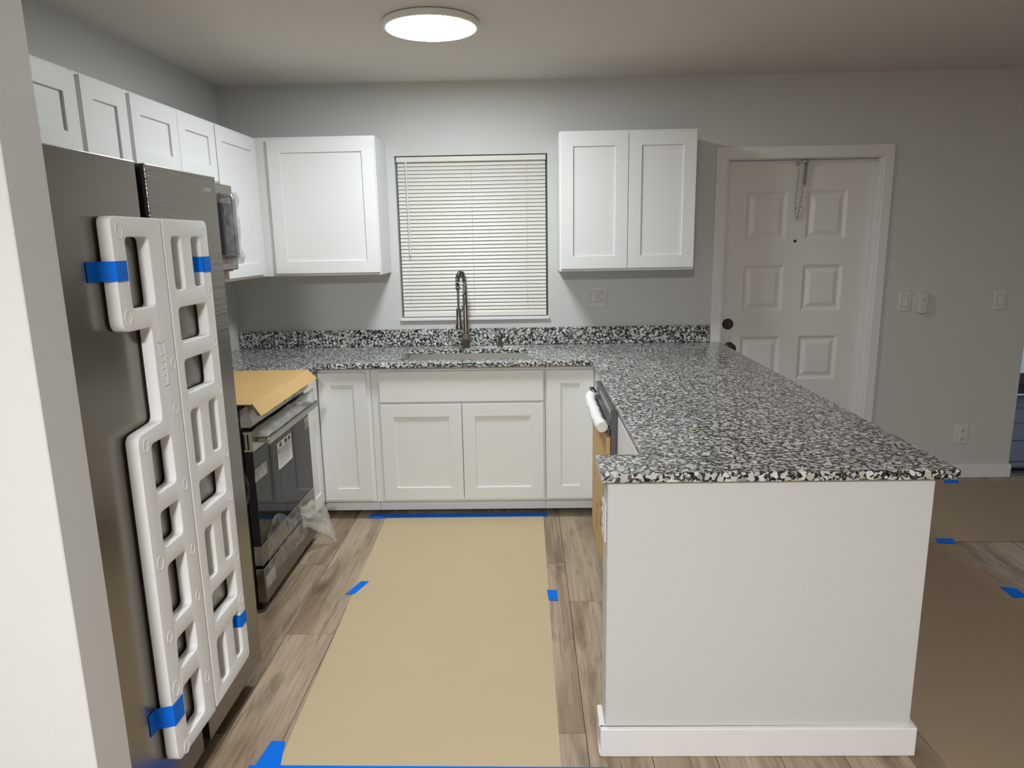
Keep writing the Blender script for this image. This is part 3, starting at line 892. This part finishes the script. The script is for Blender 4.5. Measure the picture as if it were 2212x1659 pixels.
k = thing('soap_dispenser', (0.2, -0.085, CZ1), 'small brushed nickel soap dispenser pump right of the faucet', 'soap dispenser')
MB().lathe((0.2, -0.085, CZ1), [(0.0165, 0), (0.0165, 0.006), (0.0125, 0.010), (0.0125, 0.052), (0.008, 0.056), (0.001, 0.056)], 'z', 20).build('stem', M['faucet'], k, smooth=True)
MB().lathe((0.2, -0.085, CZ1 + 0.056), [(0.012, 0), (0.012, 0.012), (0.009, 0.016), (0.001, 0.016)], 'z', 20).build('pump_head', M['faucet'], k, smooth=True)
MB().tube([(0.2, -0.085, CZ1 + 0.064), (0.18, -0.10, CZ1 + 0.066), (0.165, -0.115, CZ1 + 0.060)], 0.0045, 10).build('spout', M['faucet'], k, smooth=True)

# ---- window blind, each slat a piece
k = thing('window_blind', (0.043, 0.035, WZ0), 'closed off-white mini blind covering the kitchen window', 'blind')
BX0, BX1 = WX0 + 0.007, WX1 - 0.009
MB().box(BX0, BX1, 0.012, 0.050, 2.030, 2.060).build('headrail', M['blind'], k, bevel=0.003, seg=2)
sl = MB()
prof = []
for i in range(7):
    s = (i / 6 - 0.5)
    prof.append((s * 0.0255, 0.0022 * (1 - 4 * s * s)))
tilt = math.radians(62)
vv = []
for x in (BX0 + 0.003, BX1 - 0.003):
    for (s, h) in prof:
        yy = s * math.cos(tilt) - h * math.sin(tilt)
        zz = s * math.sin(tilt) + h * math.cos(tilt)
        vv.append((x, 0.034 + yy, zz))
sl.add(vv, [(i, i + 1, 8 + i, 7 + i) for i in range(6)])
nsl = 41
z0s, z1s = 1.124, 2.018
first = None
for i in range(nsl):
    z = z0s + (z1s - z0s) * i / (nsl - 1)
    if first is None:
        o = sl.build('slat', M['blind'], k, solid=0.0006, smooth=True, origin=(0, 0, 0))
        first = o
    else:
        o = first.copy()
        COL.objects.link(o)
    o.parent = k
    o.location = Vector((0, 0, z)) - ORG[k.name]
    o.rotation_euler = (random.uniform(-.004, .004), random.uniform(-.0012, .0012), 0)
MB().box(BX0 + 0.002, BX1 - 0.002, 0.024, 0.044, 1.093, 1.112).build('bottom_rail', M['blind'], k, bevel=0.003)
for xx in (-0.352, 0.040, 0.372):
    MB().tube([(xx, 0.0195, 1.11), (xx, 0.0195, 2.03)], 0.0009, 6).build('ladder_cord', M['blind'], k)
MB().tube([(-0.352, 0.010, 2.03), (-0.351, 0.004, 1.98), (-0.346, -0.001, 1.60), (-0.345, -0.001, 1.475)], 0.0046, 8).build('tilt_wand', M['blind'], k, smooth=True)

# ---- ceiling lights
def ceiling_light(x, y, label, em):
    k = thing('ceiling_light', (x, y, CEIL), label, 'ceiling light')
    MB().lathe((x, y, CEIL), [(0.203, -0.0003), (0.203, -0.0022)], 'z', 64).build('gasket', M['gasket'], k)
    MB().lathe((x, y, CEIL), [(0.204, -0.0022), (0.2065, -0.006), (0.203, -0.026), (0.196, -0.0285), (0.1935, -0.0285), (0.1935, -0.0270), (0.001, -0.0270)], 'z', 64).build('rim', M['lamp_rim'], k, smooth=True)
    MB().lathe((x, y, CEIL), [(0.1930, -0.0275), (0.1930, -0.0285), (0.185, -0.0305), (0.10, -0.0315), (0.001, -0.0318)], 'z', 64).build('diffuser', em, k, smooth=True)
ceiling_light(-0.028, -1.150, 'round flush LED ceiling light glowing above the kitchen floor', M['diffuser'])
ceiling_light(0.0, -5.50, 'round flush LED ceiling light behind the camera in the living room', M['diffuser2'])

# ================================================================== SHEETS, PACKAGING, TAPE
def sheet(poly, z0, z1, name, mat, label, cat, group=None):
    o = MB().prism(poly, lambda u, v, d: (u, v, d), z0, z1).build(name, mat)
    return tag(o, label, cat, group)
sheet([(-0.462, -0.592), (0.447, -0.590), (0.451, -2.70), (-0.409, -2.70)], 0.0004, 0.0022, 'floor_paper', M['paper'], 'tan protective paper sheet laid along the kitchen floor', 'floor paper')
sheet([(1.60, -0.075), (4.6, -0.085), (4.6, -0.995), (1.60, -0.990)], 0.0022, 0.0038, 'floor_paper', M['papershade'], 'shade-darkened protective paper running along the wall below the entry door', 'floor paper')
sheet([(1.585, -0.96), (2.487, -0.97), (2.500, -3.75), (1.66, -3.75), (1.60, -2.75)], 0.0002, 0.0016, 'floor_paper', M['papershade'], 'shade-darkened protective paper on the floor right of the peninsula', 'floor paper')

def tape_flat(poly, z, label):
    o = MB().prism(poly, lambda u, v, d: (u, v, d), z, z + 0.0006).build('painters_tape', M['tape'])
    tag(o, label, 'tape', 'blue tape holding the floor paper')
tape_flat([(-0.560, -0.548), (0.472, -0.546), (0.472, -0.600), (-0.560, -0.604)], 0.0026, 'long blue tape strip along the toe kick below the sink cabinet')
tape_flat([(-0.428, -1.371), (-0.388, -1.372), (-0.430, -1.494), (-0.471, -1.494)], 0.0026, 'blue tape piece on the left edge of the kitchen paper')
tape_flat([(0.441, -1.468), (0.487, -1.470), (0.487, -1.565), (0.446, -1.560)], 0.0026, 'blue tape piece on the right edge of the kitchen paper')
tape_flat([(-0.469, -2.449), (-0.424, -2.452), (-0.402, -2.565), (-0.470, -2.72), (-0.500, -2.70)], 0.0036, 'blue tape strip at the near left corner of the kitchen paper')
tape_flat([(-0.500, -2.554), (0.60, -2.566), (0.60, -2.612), (-0.500, -2.600)], 0.0026, 'blue tape strip across the near end of the kitchen paper')
tape_flat([(2.465, -0.955), (2.557, -0.956), (2.538, -1.013), (2.450, -1.011)], 0.0042, 'blue tape piece where the two shade-darkened papers meet')
tape_flat([(2.462, -1.467), (2.526, -1.485), (2.526, -1.562), (2.456, -1.574)], 0.0022, 'blue tape piece on the right edge of the near shade-darkened paper')
tape_flat([(3.023, -0.060), (3.115, -0.064), (3.085, -0.125), (2.993, -0.122)], 0.0042, 'blue tape piece at the baseboard past the peninsula corner')

def tape_wrap(path, z0, z1, label, skew=0.0):
    """strip of tape along a path of (x, y) with z extent"""
    vs = []
    for i, (x, y) in enumerate(path):
        w = skew * i / (len(path) - 1)
        vs += [(x, y, z0 + w), (x, y, z1 + w)]
    fs = [(2 * i, 2 * i + 1, 2 * i + 3, 2 * i + 2) for i in range(len(path) - 1)]
    o = MB().add(vs, fs).build('painters_tape', M['tape'], solid=0.0005)
    tag(o, label, 'tape', 'blue tape holding the foam packing')
XF = FF + 0.0014
XS = FX + 0.0012
tape_wrap([(XS, -2.850), (XS + 0.001, -2.812), (FF - 0.003, -2.7988), (XF + 0.0003, -2.7955), (XF, -2.752), (XF - 0.004, -2.7435), (FB + 0.012, -2.7425)], 1.482, 1.528, 'blue tape at the top left of the foam packing')
tape_wrap([(XS, -2.409), (XS + 0.0005, -2.363), (FB + 0.012, -2.3535), (XF - 0.003, -2.3525), (XF, -2.347), (XF, -2.309), (XF + 0.0003, -2.3045), (FF - 0.003, -2.3012), (XS, -2.294)], 1.484, 1.528, 'blue tape at the top right of the foam packing')
tape_wrap([(XS, -2.401), (XS + 0.0005, -2.361), (FB + 0.012, -2.3505), (XF - 0.003, -2.3495), (XF, -2.344), (XF, -2.309), (XF + 0.0003, -2.3045), (FF - 0.003, -2.3012), (XS, -2.294)], 0.346, 0.388, 'blue tape at the bottom right of the foam packing', -0.006)
tape_wrap([(XS, -2.846), (XS + 0.001, -2.812), (FF - 0.003, -2.7988), (XF + 0.0003, -2.7955), (XF, -2.743), (XF - 0.004, -2.7345), (FB + 0.012, -2.7335)], 0.328, 0.388, 'blue tape at the bottom left of the foam packing', -0.010)

# cardboard on the cooktop with its front flap bent down
k = thing('cardboard_sheet', (-1.08, -1.27, 0.924), 'tan cardboard cover lying on the range cooktop', 'cardboard')
c = MB().prism([(-1.43, -1.655), (-0.757, -1.660), (-0.757, -0.885), (-1.43, -0.890)], lambda u, v, d: (u, v, d), 0.9225, 0.9265)
c.build('sheet', M['cardboard'], k)
fl2 = MB().add([(-0.757, -1.640, 0.9265), (-0.757, -0.880, 0.9265), (-0.712, -0.893, 0.884), (-0.712, -1.668, 0.880),
                (-0.760, -1.640, 0.9230), (-0.760, -0.880, 0.9230), (-0.7155, -0.893, 0.8815), (-0.7155, -1.668, 0.8775)],
               [(0, 1, 2, 3), (4, 5, 6, 7), (0, 1, 5, 4), (1, 2, 6, 5), (2, 3, 7, 6), (3, 0, 4, 7)])
fl2.build('front_flap', M['cardboard'], k)

# films on the range
def nz3(a, b_, c): return noise.noise((a, b_, c))
def f_handle(u, v):     # draped from the control panel over the handle
    y = RY0 + 0.02 + u * 0.735
    dip = math.sin(math.pi * u)
    x = -0.768 + v * 0.056 + 0.006 * nz3(u * 9, v * 3, 2)
    z = 0.815 - v * 0.035 - 0.012 * dip * math.sin(math.pi * v) + 0.007 * nz3(u * 8, v * 4, 5)
    return (x, y, z)
o = MB().grid(f_handle, 36, 8).build('plastic_film', M['filmdense'], smooth=True)
tag(o, 'crinkled plastic film draped over the oven door handle', 'plastic film')
def f_low(u, v):        # peeled film over the lower door band and drawer
    y = -1.615 + u * 0.46
    z = 0.335 - 0.19 * v + 0.05 * math.sin(u * 6) * (1 - v)
    x = -0.768 + 0.012 * (1 + nz3(u * 7, v * 5, 3)) + 0.02 * u * v
    return (x, y, z)
o = MB().grid(f_low, 30, 12).build('plastic_film', M['film'], smooth=True)
tag(o, 'loose plastic film peeling off the bottom of the oven door', 'plastic film')
def f_curl(u, v):       # stiff curl standing out at the right end
    a = u * 2.2
    y = -1.14 + 0.175 * math.sin(a * 0.75) + 0.02 * v
    x = -0.765 + 0.12 * u * (0.55 + 0.45 * v) + 0.010 * nz3(u * 5, v * 5, 7)
    z = 0.285 - 0.03 * u - 0.262 * v * (0.45 + 0.55 * u) + 0.012 * nz3(u * 4, v * 3, 9)
    return (x, y, max(z, 0.006))
o = MB().grid(f_curl, 16, 14).build('plastic_film', M['filmcurl'], smooth=True)
tag(o, 'curl of torn plastic film sticking out toward the floor at the range drawer', 'plastic film')

# sticker on the oven glass
k = thing('oven_sticker', (-0.774, -1.25, 0.61), 'white printed label stuck on the black oven door glass', 'sticker')
ms = m_left(-0.7735)
st = MB().prism(rrect(-1.360, -1.165, 0.548, 0.672, 0.008), ms, 0.0, 0.0012).build('label_sheet', M['label'], k)
pr = MB()
for (a, b_) in [(-1.330, -1.300), (-1.262, -1.225), (-1.210, -1.180)]:
    pr.prism([(a, 0.648), (b_, 0.648), (b_, 0.667), (a, 0.667)], ms, -0.0004, 0.0002)
pr.prism([(-1.350, 0.625), (-1.340, 0.625), (-1.345, 0.650)], ms, -0.0004, 0.0002)
pr.build('header_print', M['ink'], k)
pr = MB()
for i in range(9):
    z = 0.640 - i * 0.0095
    pr.prism([(-1.335, z - .0018), (-1.180 - 0.02 * (i % 3), z - .0018), (-1.180 - 0.02 * (i % 3), z), (-1.335, z)], ms, -0.0004, 0.0002)
pr.build('text_lines', M['inkgrey'], k)
def bit(y0, y1, z0, z1, x, label):
    o = MB().box(x, x + 0.0008, y0, y1, z0, z1).build('clear_tape', M['cleartape'])
    tag(o, label, 'tape', 'clear tape pieces on the range')
bit(-1.638, -1.50, 0.585, 0.64, -0.7742, 'clear tape strip at the left edge of the oven glass')
bit(-0.955, -0.885, 0.63, 0.685, -0.7742, 'clear tape strip at the right edge of the oven glass')
bit(-1.630, -1.52, 0.10, 0.16, -0.7708, 'clear tape strip on the left end of the range drawer')
o = MB().grid(lambda u, v: (-0.82 + 0.012 * math.sin(v * 3) + 0.012 * u, RY0 - 0.006 - 0.022 * math.sin(math.pi * u) * v, 0.62 - 0.13 * v + 0.01 * u), 6, 8).build('clear_tape', M['film'], smooth=True)
tag(o, 'loose dangling tape end on the black range side', 'tape', 'clear tape pieces on the range')
o = MB().grid(lambda u, v: (-0.835 + 0.022 * u, RY0 - 0.012 - 0.018 * math.sin(3 * v + u), 0.905 - 0.05 * v + 0.012 * nz3(u * 6, v * 6, 1)), 6, 8).build('plastic_scrap', M['filmdense'], smooth=True)
tag(o, 'small crumpled plastic scrap at the left corner of the range top', 'plastic film')

# ---- wall plates
def slots(par, mat, x, z, y, s=1.0):
    mb = MB()
    mb.box(x - 0.0075 * s, x - 0.0050 * s, y - 0.0006, y + 0.001, z + 0.001, z + 0.009 * s)
    mb.box(x + 0.0045 * s, x + 0.0070 * s, y - 0.0006, y + 0.001, z + 0.001, z + 0.008 * s)
    mb.lathe((x, y, z - 0.007 * s), [(0.003 * s, 0.001), (0.003 * s, -0.0006)], 'y', 10)
    mb.build('slots', mat, par)
def plate(name, x0, x1, z0, z1, label, cat, y=-0.0005):
    k = thing(name, ((x0 + x1) / 2, y, z0), label, cat)
    MB().box(x0, x1, y - 0.0065, y, z0, z1).build('plate', M['plate'], k, bevel=0.003, seg=2)
    return k
k = plate('switch_outlet_plate', 0.757, 0.868, 1.140, 1.266, 'double wall plate with rocker switch and outlet under the right wall cabinet', 'wall plate')
MB().box(0.7655, 0.8025, -0.0085, -0.0065, 1.170, 1.240).build('groove', M['inkgrey'], k)
MB().box(0.768, 0.800, -0.012, -0.0070, 1.1725, 1.2375).build('rocker', M['plate'], k, bevel=0.001)
MB().box(0.8155, 0.8525, -0.0080, -0.0065, 1.170, 1.240).build('groove', M['inkgrey'], k)
g = MB().box(0.8175, 0.8505, -0.0105, -0.0070, 1.172, 1.238).build('receptacle', M['plate'], k, bevel=0.001)
slots(g, M['ink'], 0.834, 1.224, -0.0105)
slots(g, M['ink'], 0.834, 1.188, -0.0105)
def switch(x0, label):
    k = plate('light_switch', x0, x0 + 0.073, 1.086, 1.205, label, 'light switch')
    MB().box(x0 + 0.018, x0 + 0.055, -0.0080, -0.0065, 1.111, 1.180).build('groove', M['inkgrey'], k)
    cx = x0 + 0.0365
    MB().prism([(-0.0075, 1.1125), (-0.0165, 1.1125), (-0.0120, 1.145), (-0.0090, 1.178), (-0.0075, 1.178)], lambda u, v, d: (d, u, v), cx - 0.0165, cx + 0.0165).build('rocker', M['plate'], k, bevel=0.001)
switch(2.664, 'white rocker light switch just right of the entry door')
switch(3.243, 'white rocker light switch near the right end of the wall')
k = plate('wall_outlet', 3.097, 3.180, 0.229, 0.351, 'white duplex outlet low on the wall above the baseboard', 'outlet')
for z in (0.318, 0.262):
    g = MB().lathe((3.1385, -0.0065, z), [(0.0175, 0.0), (0.0175, -0.003), (0.0165, -0.0038), (0.001, -0.0038)], 'y', 20).build('receptacle', M['plate'], k, smooth=True)
    slots(g, M['ink'], 3.1385, z + 0.002, -0.0106)
k = thing('wall_sensor', (2.80, 0, 1.07), 'rounded white box on the wall beside the entry door switch', 'wall box')
curve_plate('cover', rrect(2.776, 2.836, 1.072, 1.200, 0.016, 5), [], lambda u, v, w: (u, -0.0135 - w, v), 0.009, 0.004, M['wall'], k)
MB().lathe((2.806, -0.0265, 1.155), [(0.003, 0.001), (0.003, -0.0006)], 'y', 10).build('screw', M['ink'], k)
MB().lathe((2.808, -0.0265, 1.115), [(0.002, 0.001), (0.002, -0.0006)], 'y', 10).build('screw', M['ink'], k)
k = thing('wall_outlet', (PX0, -2.445, 0.68), 'white outlet plate on the kitchen side of the peninsula end wall', 'outlet')
MB().box(PX0 - 0.0065, PX0 - 0.0005, -2.487, -2.413, 0.688, 0.804).build('plate', M['plate'], k, bevel=0.002)
g = MB().box(PX0 - 0.0095, PX0 - 0.0065, -2.468, -2.432, 0.712, 0.780).build('receptacle', M['plate'], k, bevel=0.001)
MB().box(PX0 - 0.0099, PX0 - 0.0090, -2.458, -2.455, 0.760, 0.770).box(PX0 - 0.0099, PX0 - 0.0090, -2.446, -2.443, 0.760, 0.770).box(PX0 - 0.0099, PX0 - 0.0090, -2.458, -2.455, 0.725, 0.735).box(PX0 - 0.0099, PX0 - 0.0090, -2.446, -2.443, 0.725, 0.735).build('slots', M['ink'], g)

# ---- spring and chain hanging at the top of the entry door
k = thing('door_chain', (2.02, DY - 0.02, 1.99), 'steel spring and chain hanging from the top of the entry door', 'door chain')
cyy = DY - 0.022
MB().box(dsc(1.985), dsc(2.01), DY - 0.012, DY - 0.0005, 1.966, 1.990).build('bracket', M['chain'], k, bevel=0.002)
MB().box(dsc(2.025), dsc(2.058), DY - 0.045, DY - 0.0005, 1.982, 1.9955).build('hook_plate', M['chain'], k, bevel=0.002)
sp = []
for i in range(24 * 10 + 1):
    a = i / 10 * 2 * math.pi
    t = i / 240
    sp.append((dsc(2.047 - 0.006 * t) + 0.0085 * math.cos(a), cyy + 0.0085 * math.sin(a), 1.982 - 0.125 * t))
MB().tube(sp, 0.0021, 5).build('spring', M['chain'], k, smooth=True)
path = [(2.039, 1.858), (2.034, 1.80), (2.026, 1.73), (2.018, 1.68), (2.010, 1.655), (2.002, 1.672), (1.998, 1.72), (1.999, 1.80), (2.004, 1.90), (2.008, 1.97)]
pts = [Vector((dsc(x), cyy, z)) for x, z in path]
ch = MB()
dist, seg = 0.0, 0.0145
L = 0
res = []
for a, b_ in zip(pts[:-1], pts[1:]):
    d = (b_ - a).length
    while L <= d:
        res.append((a.lerp(b_, L / d), (b_ - a).normalized()))
        L += seg
    L -= d
for i, (p, t) in enumerate(res):
    s = Vector((0, 1, 0)) if i % 2 else t.cross(Vector((0, 1, 0)))
    ch.tube([p + t * 0.0105 * math.cos(a) + s * 0.0062 * math.sin(a) for a in [2 * math.pi * j / 10 for j in range(10)]], 0.0019, 5, closed=True)
ch.build('chain_links', M['chain'], k, smooth=True)
